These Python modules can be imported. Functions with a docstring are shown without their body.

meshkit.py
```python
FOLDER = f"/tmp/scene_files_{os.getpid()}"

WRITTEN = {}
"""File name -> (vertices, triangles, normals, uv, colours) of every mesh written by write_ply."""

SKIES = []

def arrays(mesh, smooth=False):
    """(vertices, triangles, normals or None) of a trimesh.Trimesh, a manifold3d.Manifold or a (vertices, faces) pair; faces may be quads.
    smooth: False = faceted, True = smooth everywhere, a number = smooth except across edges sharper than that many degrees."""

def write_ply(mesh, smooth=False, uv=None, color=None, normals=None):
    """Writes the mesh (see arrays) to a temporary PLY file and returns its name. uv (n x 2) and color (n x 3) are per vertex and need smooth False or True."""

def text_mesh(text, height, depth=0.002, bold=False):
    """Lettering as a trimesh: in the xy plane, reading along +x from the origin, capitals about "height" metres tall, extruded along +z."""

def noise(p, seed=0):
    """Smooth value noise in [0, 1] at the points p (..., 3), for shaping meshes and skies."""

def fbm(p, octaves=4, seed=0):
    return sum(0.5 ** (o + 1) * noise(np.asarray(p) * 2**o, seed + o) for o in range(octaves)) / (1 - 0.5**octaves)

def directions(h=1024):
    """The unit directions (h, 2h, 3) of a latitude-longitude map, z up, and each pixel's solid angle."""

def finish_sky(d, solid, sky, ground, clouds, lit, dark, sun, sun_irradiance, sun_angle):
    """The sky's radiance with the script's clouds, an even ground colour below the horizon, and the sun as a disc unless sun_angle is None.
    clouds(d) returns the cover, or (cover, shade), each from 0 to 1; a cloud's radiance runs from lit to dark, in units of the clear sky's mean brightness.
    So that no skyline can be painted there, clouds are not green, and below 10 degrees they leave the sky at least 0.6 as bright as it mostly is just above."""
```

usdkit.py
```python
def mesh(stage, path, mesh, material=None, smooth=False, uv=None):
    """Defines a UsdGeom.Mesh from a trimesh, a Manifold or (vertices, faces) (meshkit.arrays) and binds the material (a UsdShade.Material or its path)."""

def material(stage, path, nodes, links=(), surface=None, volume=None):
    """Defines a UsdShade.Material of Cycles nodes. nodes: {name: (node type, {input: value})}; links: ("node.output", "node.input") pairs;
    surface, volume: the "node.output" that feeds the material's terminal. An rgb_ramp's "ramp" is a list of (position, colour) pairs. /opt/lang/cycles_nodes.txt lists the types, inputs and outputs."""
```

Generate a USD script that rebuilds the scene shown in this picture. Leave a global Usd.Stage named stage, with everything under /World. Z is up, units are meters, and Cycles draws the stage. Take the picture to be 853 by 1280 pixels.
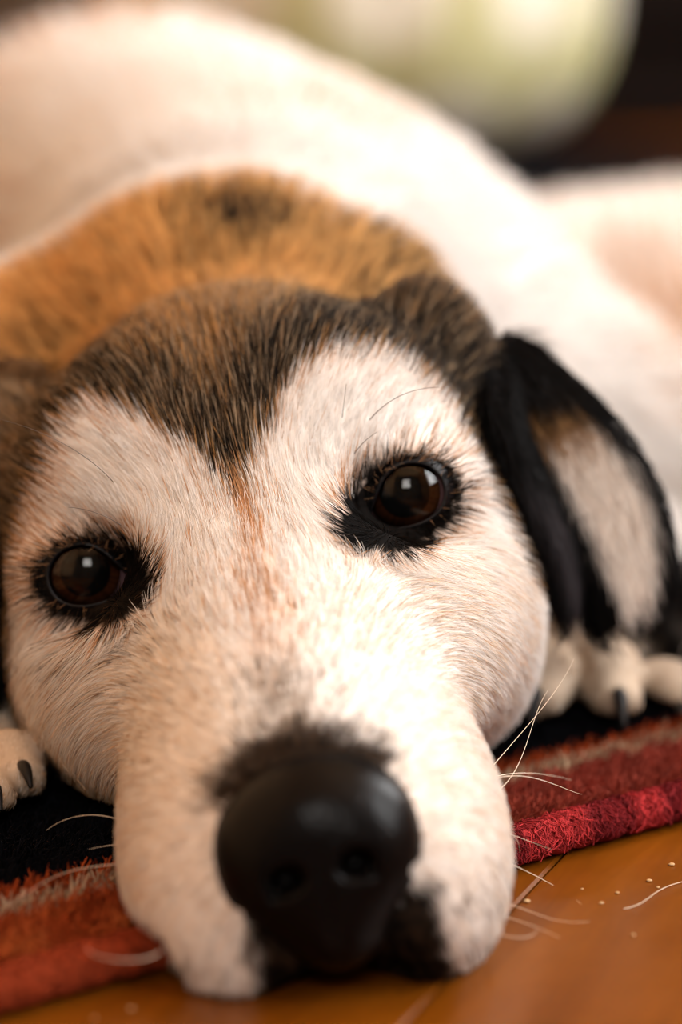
import math
import numpy as np
import trimesh
from scipy.interpolate import splprep, splev
from pxr import Usd, UsdGeom, UsdLux, UsdShade, Gf, Sdf, Vt
import usdkit, meshkit

stage = Usd.Stage.CreateInMemory()
UsdGeom.SetStageUpAxis(stage, UsdGeom.Tokens.z)
UsdGeom.SetStageMetersPerUnit(stage, 1.0)
world = UsdGeom.Xform.Define(stage, '/World')
stage.SetDefaultPrim(world.GetPrim())
UsdGeom.Scope.Define(stage, '/World/Looks')

# ------------------------------------------------------------------ camera, sky, sun, window light, exposure
CM = 0.01
PITCH = math.radians(12.0)
KPX = 1 / (65.0 * 50.0)                 # tangent of one pixel of the 853 x 1280 frame
CAM_H = 16.6                            # cm above the floor
cam = UsdGeom.Camera.Define(stage, '/World/camera')
cam.CreateHorizontalApertureAttr(24.0)
cam.CreateFocalLengthAttr(24.0 / (2 * 426.5 * KPX))
cam.CreateFStopAttr(5.8)
cam.CreateFocusDistanceAttr(0.484)
cam.CreateClippingRangeAttr(Gf.Vec2f(0.02, 100.0))
cam.CreateExposureAttr(0.0)
cxf = UsdGeom.Xformable(cam)
cxf.AddTranslateOp().Set(Gf.Vec3d(0, 0, CAM_H * CM))
cxf.AddRotateXOp().Set(90.0 - math.degrees(PITCH))

dome = UsdLux.DomeLight.Define(stage, '/World/sky')
dome.CreateIntensityAttr(0.5)
dome.CreateColorAttr(Gf.Vec3f(0.95, 0.97, 1.0))
def window_light(name, w, h, power, color, pos, direction):
    l = UsdLux.RectLight.Define(stage, '/World/' + name)
    l.CreateWidthAttr(w); l.CreateHeightAttr(h); l.CreateIntensityAttr(power); l.CreateColorAttr(Gf.Vec3f(*color))
    z = -np.array(direction, float); z /= np.linalg.norm(z); x = np.cross([0, 0, 1.0], z); x /= np.linalg.norm(x); y = np.cross(z, x)
    m = np.eye(4); m[0, :3], m[1, :3], m[2, :3], m[3, :3] = x, y, z, pos
    UsdGeom.Xformable(l).AddTransformOp().Set(Gf.Matrix4d(*m.ravel().tolist()))
ROOM = dict(x0=-1.15, x1=1.45, y0=-1.3, y1=3.2, h=2.5)            # metres
WIN1 = dict(y0=-0.60, y1=0.70, z0=0.80, z1=2.20)                   # in the right wall
WIN3 = dict(y0=1.05, y1=2.15, z0=0.80, z1=2.20)                    # further along the right wall
WIN2 = dict(x0=-0.35, x1=0.45, z0=0.95, z1=2.05)                   # in the wall behind the camera
window_light('window_daylight', 1.3, 1.4, 14.5, (1.0, 0.99, 0.98), (ROOM['x1'] + 0.10, 0.05, 1.5), (-1, 0, 0))
window_light('window_daylight_002', 1.1, 1.4, 20.0, (1.0, 0.99, 0.98), (ROOM['x1'] + 0.10, 1.6, 1.5), (-1, 0, 0))
window_light('window_daylight_001', 0.8, 1.1, 10.0, (1.0, 0.94, 0.87), (0.05, ROOM['y0'] - 0.10, 1.5), (0, 1, 0))

# ------------------------------------------------------------------ helpers
UP = np.array([0, math.sin(PITCH), math.cos(PITCH)])
FWD = np.array([0, math.cos(PITCH), -math.sin(PITCH)])
RIGHT = np.array([1.0, 0, 0])
EYE = np.array([0, 0, CAM_H])
def unproject(px, py, d):
    """a pixel of the photograph at depth d (cm) -> world cm; used while measuring the place"""
    px, py, d = np.broadcast_arrays(*np.atleast_1d(px, py, d))
    p = EYE + np.outer((px - 426.5) * KPX * d, RIGHT) + np.outer((640 - py) * KPX * d, UP) + np.outer(d, FWD)
    return p
ROLL = math.radians(13.9)
HO = unproject(308, 668, 50.0)[0]
HX = math.cos(ROLL) * RIGHT + math.sin(ROLL) * UP
HY = -math.sin(ROLL) * RIGHT + math.cos(ROLL) * UP
HZ = -FWD
HR = np.stack([HX, HY, HZ])              # rows: head axes in world
def h2w(p): return np.asarray(p, float) @ HR + HO
def w2h(p): return (np.asarray(p, float) - HO) @ HR.T

def numbered(path):
    if not stage.GetPrimAtPath(path): return path
    k = 1
    while stage.GetPrimAtPath(f'{path}_{k:03d}'): k += 1
    return f'{path}_{k:03d}'
def obj(name, mesh, mat, parent='/World', smooth=True, label=None, cat=None, group=None, kind=None, color=None):
    path = numbered(f'{parent}/{name}')
    if isinstance(mesh, trimesh.Trimesh): v, f = mesh.vertices, mesh.faces
    elif isinstance(mesh, tuple): v, f = mesh
    else: v, f, _ = meshkit.arrays(mesh)
    m = usdkit.mesh(stage, path, (np.asarray(v) * CM, f), mat, smooth=smooth)
    if color is not None:
        UsdGeom.PrimvarsAPI(m).CreatePrimvar('coat', Sdf.ValueTypeNames.Color3fArray, 'vertex').Set(Vt.Vec3fArray.FromNumpy(np.asarray(color, np.float32)))
    tag(m.GetPrim(), label, cat, group, kind)
    return path
def tag(p, label=None, cat=None, group=None, kind=None):
    for k, v in (('label', label), ('category', cat), ('group', group), ('kind', kind)):
        if v: p.SetCustomDataByKey(k, v)
def thing(name, label, cat, group=None, kind=None, loc=(0, 0, 0)):
    path = numbered('/World/' + name)
    x = UsdGeom.Xform.Define(stage, path)
    if any(loc): x.AddTranslateOp().Set(Gf.Vec3d(*loc))
    tag(x.GetPrim(), label, cat, group, kind)
    return path
def curves(name, P, W, mat, parent, color=None, kind='stuff', label=None, cat=None):
    """P (n, k, 3) cm, W (n, k) or (k,) diameters in cm"""
    path = numbered(f'{parent}/{name}')
    n, k, _ = P.shape
    c = UsdGeom.BasisCurves.Define(stage, path)
    c.CreateTypeAttr('cubic'); c.CreateBasisAttr('catmullRom'); c.CreateWrapAttr('nonperiodic')
    if k < 4: c.CreateTypeAttr('linear')
    c.CreatePointsAttr(Vt.Vec3fArray.FromNumpy((P.reshape(-1, 3) * CM).astype(np.float32)))
    c.CreateCurveVertexCountsAttr(Vt.IntArray.FromNumpy(np.full(n, k, np.int32)))
    W = np.broadcast_to(W, (n, k)) * CM
    c.CreateWidthsAttr(Vt.FloatArray.FromNumpy(np.ascontiguousarray(W, dtype=np.float32).ravel())); c.SetWidthsInterpolation('vertex')
    if color is not None:
        col = np.asarray(color, np.float32)
        if col.ndim == 3:
            UsdGeom.PrimvarsAPI(c).CreatePrimvar('coat', Sdf.ValueTypeNames.Color3fArray, 'vertex').Set(Vt.Vec3fArray.FromNumpy(np.ascontiguousarray(col.reshape(-1, 3))))
        else:
            UsdGeom.PrimvarsAPI(c).CreatePrimvar('coat', Sdf.ValueTypeNames.Color3fArray, 'uniform').Set(Vt.Vec3fArray.FromNumpy(np.ascontiguousarray(col)))
    UsdShade.MaterialBindingAPI.Apply(c.GetPrim()).Bind(UsdShade.Material.Get(stage, mat) if isinstance(mat, str) else mat)
    tag(c.GetPrim(), label, cat, None, kind)
    return path
def mat(name, nodes, links=(), surface='p.BSDF'):
    return usdkit.material(stage, '/World/Looks/' + name, nodes, links, surface=surface)
def sstep(a, b, x):
    t = np.clip((x - a) / (b - a), 0, 1); return t * t * (3 - 2 * t)
def fbm(p, s, o=3, seed=0): return meshkit.fbm(np.asarray(p) * s, o, seed)

# ------------------------------------------------------------------ materials
M_skin = mat('dog_skin', {'a': ('attribute', {'attribute': 'coat'}), 'p': ('principled_bsdf', {'roughness': 0.8, 'specular_ior_level': 0.05})}, [('a.color', 'p.base_color')])
M_fur = mat('dog_fur', {'a': ('attribute', {'attribute': 'coat'}), 'p': ('principled_bsdf', {'roughness': 0.5, 'specular_ior_level': 0.07}),
                        't': ('translucent_bsdf', {}), 'm': ('mix_closure', {'fac': 0.32})},
            [('a.color', 'p.base_color'), ('a.color', 't.color'), ('p.BSDF', 'm.closure1'), ('t.BSDF', 'm.closure2')], surface='m.closure')
M_nose = mat('nose_leather', {'v': ('voronoi_texture', {'scale': 900.0}), 'b': ('bump', {'strength': 0.25, 'distance': 0.0004}),
                              'g': ('geometry', {}), 'p': ('principled_bsdf', {'base_color': (0.0025, 0.002, 0.002), 'roughness': 0.28, 'specular_ior_level': 0.10})},
             [('g.position', 'v.vector'), ('v.distance', 'b.height'), ('b.normal', 'p.normal')])
M_eye = mat('eye_wet', {'p': ('principled_bsdf', {'base_color': (0.012, 0.006, 0.004), 'roughness': 0.03, 'specular_ior_level': 0.6})})


# ------------------------------------------------------------------ the dog's body as one implicit surface (cm)
def smin(a, b, k):
    h = np.maximum(k - np.abs(a - b), 0) / k
    return np.minimum(a, b) - h * h * k * 0.25
def smax(a, b, k): return -smin(-a, -b, k)
def ell(p, c, r, rot=None):
    q = p - np.asarray(c, np.float32)
    if rot is not None: q = q @ np.asarray(rot, np.float32)
    r = np.asarray(r, np.float32)
    k0 = np.linalg.norm(q / r, axis=-1); k1 = np.linalg.norm(q / (r * r), axis=-1)
    return k0 * (k0 - 1) / np.maximum(k1, 1e-6)
def cone(p, a, b, ra, rb, sc=None):
    a, b = np.asarray(a, np.float32), np.asarray(b, np.float32)
    if sc is not None:
        s = np.asarray(sc, np.float32); p, a, b = p / s, a / s, b / s
    ab = b - a; t = np.clip(((p - a) @ ab) / (ab @ ab), 0, 1)
    return np.linalg.norm(p - (a + t[..., None] * ab), axis=-1) - (ra + (rb - ra) * t)
def rotx(deg):
    c, s = math.cos(math.radians(deg)), math.sin(math.radians(deg)); return np.array([[1, 0, 0], [0, c, -s], [0, s, c]], np.float32)

EYES = {s: np.array([s * 3.2, 0.0, -1.22]) for s in (-1, 1)}
EYE_R = 1.3
GAZE = {s: (lambda g: g / np.linalg.norm(g))(np.array([s * -0.02 - 0.03, 0.05, 1.0])) for s in (-1, 1)}
def head_sdf(p):
    q = p.copy(); q[..., 0] = np.abs(q[..., 0])
    d = ell(q, (0, 0.7, -5.4), (4.7, 4.5, 5.8))                                         # cranium
    d = smin(d, ell(q, (2.0, 1.2, -2.3), (2.4, 2.3, 2.3)), 1.6)                           # brow
    d = smin(d, ell(q, (2.95, -2.2, -2.9), (2.45, 3.1, 3.4)), 1.6)                          # cheek
    d = smin(d, cone(q, (0, -0.6, -0.9), (0, -4.75, 6.2), 2.2, 1.55), 1.8)                # bridge
    d = smin(d, cone(q, (0.7, -2.3, -0.8), (0.6, -5.5, 5.6), 2.8, 2.0), 1.6)               # muzzle
    d = smin(d, ell(q, (2.5, -2.6, 0.2), (1.6, 1.5, 1.6)), 1.6)                             # under the eye
    d = smin(d, ell(q, (1.68, -5.7, 4.6), (1.62, 2.2, 3.3), rotx(24)), 1.0)                  # flews
    d = smin(d, ell(q, (0.9, -6.2, 6.2), (1.5, 1.5, 1.6)), 0.9)
    d = smin(d, cone(q, (0, -5.4, 0), (0, -7.1, 5.6), 2.3, 1.3), 0.8)                     # lower jaw
    d = smin(d, ell(q, (4.5, 2.4, -5.0), (1.3, 1.9, 2.0)), 1.2)                             # ear root
    d = smax(d, -ell(q, (3.35, -0.05, 0.5), (1.2, 0.9, 0.75)), 0.8)                       # eye sockets
    d = smin(d, ell(q, (3.2, 0.0, -1.27), (1.44, 1.42, 1.42)), 0.4)
    d = smax(d, -cone(q, (3.2, 0.0, -0.8), (3.42, 0.0, 2.0), 0.72, 0.72, (1.20, 0.87, 1)), 0.1)   # the opening behind the lids
    d = smax(d, -cone(q, (0, -5.6, 8.4), (0, -7.9, 7.7), 0.16, 0.2), 0.25)                 # philtrum
    d = smax(d, -ell(q, (0, -7.6, 7.6), (1.2, 0.5, 1.3)), 0.5)                             # mouth line under the lip
    return d

def U1(px, py, d): return unproject(px, py, d)[0]
def on_floor(px, py, z=0.0):
    d = unproject(px, py, 1.0)[0] - EYE; return EYE + d * (z - CAM_H) / d[2]
RUG_A, _rb = on_floor(0, 1277)[:2], on_floor(853, 1032)[:2]               # the rug's front edge on the floor
RUG_T = (_rb - RUG_A) / np.linalg.norm(_rb - RUG_A); RUG_N = np.array([-RUG_T[1], RUG_T[0]]); RUG_H = 0.75
def paw_sdf(p, toes, wrist, elbow, r_toe, r_leg):
    d = cone(p, elbow, wrist, r_leg * 1.25, r_leg * 0.9)
    for base, mid, tip in toes:
        d = smin(d, cone(p, wrist, base, r_leg * 0.6, r_toe * 0.9), 0.35)
        d = smin(d, cone(p, base, mid, r_toe * 0.9, r_toe * 1.02), 0.15)
        d = smin(d, cone(p, mid, tip, r_toe * 1.02, r_toe * 0.72), 0.12)
    return d
def make_toes(spec, r):
    out = []
    for (x0, y0, d0), (x1, y1, d1) in spec:           # knuckle and tip, pixels and depth while measuring
        b, m = U1(x0, y0, d0 + 1.6), U1(x0, y0, d0)
        t = U1(x1, y1, d1); out.append((b - [0, 0, r * 0.5], m - [0, 0, r * 0.45], t))
    return out
TOES_R = make_toes([((680, 832, 56.6), (672, 880, 55.6)), ((757, 822, 57.0), (770, 880, 55.7)), ((832, 850, 57.4), (848, 900, 56.4))], 0.8)
WRIST_R, ELBOW_R = U1(735, 755, 59.8) - [0, 0, 0.6], U1(770, 640, 72) - [0, 0, 1.0]
TOES_L = make_toes([((-32, 948, 50.6), (-12, 1000, 49.4)), ((10, 938, 50.9), (24, 975, 50.2)), ((-90, 965, 50.2), (-75, 1000, 49.4))], 0.8)
WRIST_L, ELBOW_L = U1(-40, 890, 54.5), U1(-200, 700, 68)
def seg_dist(p, a, b):
    t = np.clip(((p - a) @ (b - a)) / ((b - a) @ (b - a)), 0, 1); return np.linalg.norm(p - a - t[:, None] * (b - a), axis=1)
PAW_SEGS = [(a, b) for T in (TOES_R, TOES_L) for (k0, k1, t1) in T for a, b in ((k0, k1), (k1, t1))] + [(WRIST_R, t[0]) for t in TOES_R] + [(WRIST_L, t[0]) for t in TOES_L]
def near_paw(p): return np.min([seg_dist(np.asarray(p, float), a, b) for a, b in PAW_SEGS], axis=0)
def body_sdf(p):
    d = cone(p, h2w((0.0, 0.4, -8.0)), (-2.5, 66, 6.7), 4.6, 5.2)                          # neck
    d = smin(d, ell(p, (-2.6, 60.5, 7.2), (5.2, 5.0, 4.0)), 2.0)                           # nape
    d = smin(d, ell(p, (-8.6, 60.0, 5.1), (4.2, 4.5, 4.0)), 2.0)
    d = smin(d, cone(p, (-2, 74, 5.0), (-7.5, 92, 6.0), 8.0, 8.6), 5)                      # chest and back
    d = smin(d, ell(p, (14.5, 95, 0.8), (14, 13, 7.3)), 2.5)
    d = smin(d, cone(p, (-4, 84, 4.5), (14, 96, 1.8), 4.8, 4.4), 3)                                 # thigh
    d = smin(d, cone(p, (4, 72, 4), (8, 73, 3.0), 4.5, 3.2), 3)
    d = smin(d, cone(p, U1(800, 760, 61.0), U1(900, 832, 60.0), 1.1, 1.6), 0.5)
    return d

def full_sdf(pw):
    dh = head_sdf(w2h(pw).astype(np.float32))
    d = smin(dh, body_sdf(pw.astype(np.float32)), 0.9); p32 = pw.astype(np.float32)
    d = smin(d, paw_sdf(p32, TOES_R, WRIST_R, ELBOW_R, 0.80, 1.4), 0.06)
    d = smin(d, paw_sdf(p32, TOES_L, WRIST_L, ELBOW_L, 0.72, 1.4), 0.06)
    z = pw[..., 2].astype(np.float32)
    ground = np.interp((pw[..., :2] - RUG_A) @ RUG_N, [-1.0, -0.45], [0.03, RUG_H + 0.10]).astype(np.float32)
    return smax(d, ground - z, 0.1)

def surface_nets(ax, F):
    nx, ny, nz = F.shape
    S = F < 0
    acc = np.zeros((nx - 1, ny - 1, nz - 1, 3), np.float32); cnt = np.zeros((nx - 1, ny - 1, nz - 1), np.float32)
    sl = lambda o, n: slice(o, n - 1 + o)
    for axis in range(3):
        for o1 in (0, 1):
            for o2 in (0, 1):
                oa = [0, 0, 0]; others = [i for i in range(3) if i != axis]
                oa[others[0]], oa[others[1]] = o1, o2
                ob = list(oa); ob[axis] = 1
                A = F[tuple(sl(oa[i], F.shape[i]) for i in range(3))]; B = F[tuple(sl(ob[i], F.shape[i]) for i in range(3))]
                cr = (A < 0) != (B < 0)
                idx = np.nonzero(cr)
                t = A[idx] / (A[idx] - B[idx])
                off = np.zeros((len(t), 3), np.float32); off[:, others[0]] = o1; off[:, others[1]] = o2; off[:, axis] = t
                acc[idx] += off; cnt[idx] += 1
    act = cnt > 0
    idx = np.stack(np.nonzero(act), 1)
    vid = np.full(act.shape, -1, np.int64); vid[act] = np.arange(len(idx))
    fr = idx + acc[act] / cnt[act][:, None]
    V = np.stack([np.interp(fr[:, i], np.arange(len(ax[i])), ax[i]) for i in range(3)], 1)
    faces = []
    for axis in range(3):
        o = [i for i in range(3) if i != axis]
        A = np.take(F, range(F.shape[axis] - 1), axis) < 0; B = np.take(F, range(1, F.shape[axis]), axis) < 0
        e = np.stack(np.nonzero(A != B), 1)
        ok = (e[:, o[0]] > 0) & (e[:, o[1]] > 0) & (e[:, o[0]] < F.shape[o[0]] - 1) & (e[:, o[1]] < F.shape[o[1]] - 1)
        e = e[ok]
        def cell(a, b):
            c = e.copy(); c[:, o[0]] -= a; c[:, o[1]] -= b; return vid[c[:, 0], c[:, 1], c[:, 2]]
        q = np.stack([cell(0, 0), cell(1, 0), cell(1, 1), cell(0, 1)], 1)
        ins = A[e[:, 0], e[:, 1], e[:, 2]]
        flip = ins if axis != 1 else ~ins
        q[~flip] = q[~flip][:, ::-1]
        faces.append(q)
    q = np.vstack(faces)
    f = np.vstack([q[:, [0, 1, 2]], q[:, [0, 2, 3]]])
    m = trimesh.Trimesh(V, f, process=False)
    if m.volume < 0: m.invert()
    return m
def taubin(m, n):
    from scipy.sparse import coo_matrix
    e = m.edges_unique; k = len(m.vertices); A = coo_matrix((np.ones(2 * len(e)), (np.r_[e[:, 0], e[:, 1]], np.r_[e[:, 1], e[:, 0]])), (k, k)).tocsr()
    deg = np.maximum(np.asarray(A.sum(1)).ravel(), 1)[:, None]; v = np.array(m.vertices)
    for _ in range(n):
        for f in (0.5, -0.515): v = v + f * (A @ v / deg - v)
    m.vertices = v
def axis_of(parts):
    out = []
    for a, b, s in parts: out.append(np.arange(a, b, s))
    return np.concatenate(out + [[parts[-1][1]]])

def sample_grid(ax, fn):
    F = np.empty(tuple(len(a) for a in ax), np.float32)
    X, Y = np.meshgrid(ax[0], ax[1], indexing='ij')
    for k0 in range(0, len(ax[2]), 12):
        zz = ax[2][k0:k0 + 12]
        p = np.stack(np.broadcast_arrays(X[..., None], Y[..., None], zz[None, None, :]), -1).reshape(-1, 3)
        F[:, :, k0:k0 + 12] = fn(p).reshape(len(ax[0]), len(ax[1]), -1)
    return F
s0 = 0.12
axw = [axis_of([(-22, -9, 0.7), (-9, 7.5, s0), (7.5, 30, 0.7)]),
       axis_of([(36, 57, s0), (57, 66, 0.35), (66, 110, 0.9)]),
       axis_of([(-1.2, 11.5, s0), (11.5, 18, 0.5)])]
body = surface_nets(axw, sample_grid(axw, full_sdf))
taubin(body, 3)
# ------------------------------------------------------------------ the coat: hair colour with some shade painted in, in the head's own frame and along the neck
CAP = np.array([(-5.3, -3.2), (-4.95, -0.6), (-4.58, 0.76), (-4.25, 1.17), (-3.83, 1.71), (-3.41, 2.25), (-3.03, 2.8), (-2.6, 3.15), (-2.25, 3.2), (-1.52, 2.72), (-0.84, 2.15),
                (-0.35, 1.5), (-0.05, 1.0), (0.06, 0.6), (0.35, 1.13), (0.81, 1.81), (1.27, 2.42), (1.69, 2.86), (2.37, 3.06), (3.28, 2.83), (4.1, 2.16), (4.50, 1.45), (4.75, 0.6), (4.95, -0.6), (5.25, -2.2),
                (7, -3), (9, 9), (-9, 9), (-8, -3.2)])
def poly_dist(p, poly):
    d = np.full(len(p), 1e9); inside = np.zeros(len(p), bool); n = len(poly)
    for i in range(n):
        a, b = poly[i], poly[(i + 1) % n]
        ab = b - a; t = np.clip(((p - a) @ ab) / (ab @ ab), 0, 1)
        d = np.minimum(d, np.linalg.norm(p - (a + t[:, None] * ab), axis=1))
        c = (a[1] > p[:, 1]) != (b[1] > p[:, 1])
        x = a[0] + (p[:, 1] - a[1]) / (b[1] - a[1] + 1e-12) * ab[0]
        inside ^= c & (p[:, 0] < x)
    return np.where(inside, -d, d)
C_WHITE, C_CREAM, C_TAN, C_GOLD = (np.array(c) for c in ((0.85, 0.82, 0.79), (0.72, 0.58, 0.45), (0.54, 0.30, 0.15), (0.60, 0.31, 0.10)))
C_BLACK, C_DARK, C_GREY, C_SILVER = (np.array(c) for c in ((0.0045, 0.0035, 0.003), (0.085, 0.05, 0.028), (0.20, 0.145, 0.10), (0.42, 0.31, 0.20)))
def gauss(x, w): return np.exp(-(x / w) ** 2)
def coat_fields(pw):
    """stack of (probability, colour): later entries lie over earlier ones"""
    q = w2h(pw); x, y, z = q.T
    n1, n2, n3 = fbm(q, 0.9, 3, 1) - 0.5, fbm(q, 3.0, 2, 2) - 0.5, fbm(q, 7.0, 2, 3) - 0.5
    head = sstep(59.5, 58.0, pw[:, 1])
    F = []
    # body: white, faint tan spots and back; warm shade of the lower flank painted in
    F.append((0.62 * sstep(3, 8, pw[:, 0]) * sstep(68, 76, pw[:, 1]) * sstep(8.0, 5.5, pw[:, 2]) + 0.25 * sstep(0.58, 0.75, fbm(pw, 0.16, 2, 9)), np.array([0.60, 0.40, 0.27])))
    F.append((0.5 * gauss(pw[:, 2] - 15, 1.2) * sstep(84, 90, pw[:, 1]), C_TAN))
    F.append((0.75 * (near_paw(pw) < 1.2), np.array([0.38, 0.27, 0.165])))
    F.append((0.5 * (near_paw(pw) < 1.2) * np.clip(2.5 * (fbm(pw, 1.1, 3, 77) - 0.48), 0, 1), C_DARK))
    F.append(((near_paw(pw) < 1.2) * sstep(1.5, 0.9, pw[:, 2]) * 0.7, C_DARK * 0.5))  # dark hair under the toes, their underside shade painted in with it
    F.append((1.0 * sstep(1.2, 0.4, seg_dist(pw, U1(822, 775, 61.0), U1(930, 850, 60.0)) / 3.4), C_BLACK))
    # cap and nape
    ny = pw[:, 1] - (60.3 + np.maximum(pw[:, 0] - 1.0, 0) * 1.3 - np.maximum(-3.5 - pw[:, 0], 0) * 0.25 + 4.5 * (fbm(pw, 0.45, 2, 90) - 0.5) + 2.0 * n1 + 1.2 * n2)
    capd = poly_dist(np.column_stack([x, y]), CAP) + 0.35 * n2 + 0.2 * n3
    capd = np.where((z < -3.2) & (y > -2), np.minimum(capd, z + 3.2), capd)
    wcap = sstep(0.22, -0.22, capd) * sstep(0.5, -0.5, ny) * (pw[:, 2] > 2.0) * sstep(66, 63, pw[:, 1])
    F.append(((0.45 + 0.25 * sstep(-0.5, -2.0, x)) * np.exp(-np.maximum(capd, 0) / 0.28) * (y > 0.4) * head, C_TAN))
    back = sstep(-4.0, -7.0, z)
    F.append((wcap, C_GOLD)); F.append((wcap * back, np.array([0.70, 0.40, 0.145])))
    F.append((wcap * (1 - back) * 0.35, C_TAN * 0.8))
    side = sstep(1.0, 3.2, x)
    left = sstep(-1.6, -3.6, x)
    blk = np.clip(0.45 + 0.5 * sstep(-1.9, -0.3, capd) * (1 - 0.30 * left) + 0.45 * side + 0.5 * n2 - 0.15 * left, 0, 0.95)
    blk = blk * (1 - back) + back * np.clip(0.05 + 1.0 * np.maximum(n1, 0) + 0.5 * sstep(2.0, 5.0, x) + 0.8 * gauss(np.linalg.norm(pw - np.array([-2.2, 58.0, 11.3]), axis=1), 1.5), 0, 0.9)
    F.append((wcap * left * 0.6 * (1 - back), C_GREY))
    F.append((wcap * blk, C_BLACK))
    F.append((wcap * 0.16 * (1 - back) * (1 - side * 0.5), C_SILVER))
    F.append((wcap * sstep(3.6, 4.4, np.abs(x)) * sstep(3.2, 1.8, y) * (x > 0), C_BLACK))
    F.append((wcap * (1 - back) * 0.34 * (1 - 0.6 * sstep(-1.0, -2.0, capd)), np.array([0.26, 0.165, 0.085])))
    F.append((wcap * blk * (1 - back) * 0.75 * sstep(-1.9, -0.7, capd), C_BLACK))
    F.append((wcap * 0.14 * (1 - back) * (1 - side * 0.5), C_SILVER))
    # forehead stripe and mottle
    front = (z > -1.5) * head
    F.append((front * 0.30 * sstep(-0.6, -2.0, y) * sstep(0.6, 1.6, np.abs(x - 0.2)), C_CREAM))  # warm shade of muzzle sides and lower cheeks, painted in as cream hairs
    w = np.interp(y, [-2.2, -1.3, 0.3, 1.1], [0.75, 0.55, 0.18, 0.12])
    mott = np.clip(0.5 + 2.2 * n3 + 1.2 * n2, 0, 1)
    F.append((front * (0.5 + 0.35 * sstep(-0.6, 0.2, y)) * gauss(x - 0.14, w) * sstep(-2.9, -1.6, y) * sstep(1.5, 0.9, y) * (0.35 + 0.9 * mott), C_TAN))
    F.append((front * 0.20 * gauss(x, 1.5) * sstep(-2.4, -1.0, y) * sstep(1.4, 0.3, y) * mott, C_TAN))
    F.append((front * 0.07 * sstep(-0.5, -2.5, y) * mott, C_TAN))
    # dark fur towards the nose
    dn = np.linalg.norm((q - [0.18, -4.95, 7.4]) / [1.40, 1.35, 1.5], axis=1)
    F.append((front * 0.75 * gauss(x - 0.15, 0.75) * sstep(-1.9, -2.9, y) * (0.5 + 0.7 * mott), C_GREY))
    F.append((front * sstep(1.55, 1.05, dn + 0.5 * n2 + 0.5 * sstep(-4.0, -4.8, y)), C_DARK * 0.7))
    F.append((front * 0.7 * sstep(1.4, 1.0, dn + 0.3 * n2 + 0.35 * sstep(-4.0, -4.8, y)), C_BLACK))
    # lip and chin
    lip = sstep(-6.0, -6.7, y + 0.5 * n2 + 0.20 * np.abs(x - 0.25) ** 2.0)
    F.append((front * sstep(-5.85, -6.2, y + 0.4 * n2) * sstep(1.75, 1.35, np.abs(x - 0.28) + 0.5 * n2), C_BLACK))
    F.append((front * 0.55 * sstep(-5.6, -6.8, y) * np.clip(0.2 + 3 * n3, 0, 1), C_DARK))
    # black round the eyes with a tan rim
    for s in (-1, 1):
        e = EYES[s]; dx, dy = (x - e[0]) * s, y - e[1]
        rho = np.sqrt(((dx + 0.05) / 0.92) ** 2 + ((dy + 0.06) / 0.70) ** 2)
        inner = np.sqrt(((dx + 1.0) / 0.42) ** 2 + ((dy + 0.42) / 0.46) ** 2)
        low = np.sqrt(((dx + 0.3) / 0.72) ** 2 + ((dy + 0.68) / 0.34) ** 2)
        r = np.minimum(np.minimum(rho, inner + 0.18), low + 0.2) + 0.45 * n3 + 0.2 * n2
        F.append((front * 0.5 * sstep(1.85, 1.2, r), C_TAN))
        F.append((front * sstep(1.36, 1.06, r), C_BLACK))
        if s < 0: F.append((front * 0.45 * gauss(dx + 0.1, 1.1) * gauss(dy + 1.25, 0.55) * mott, C_DARK))
    return F
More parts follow.
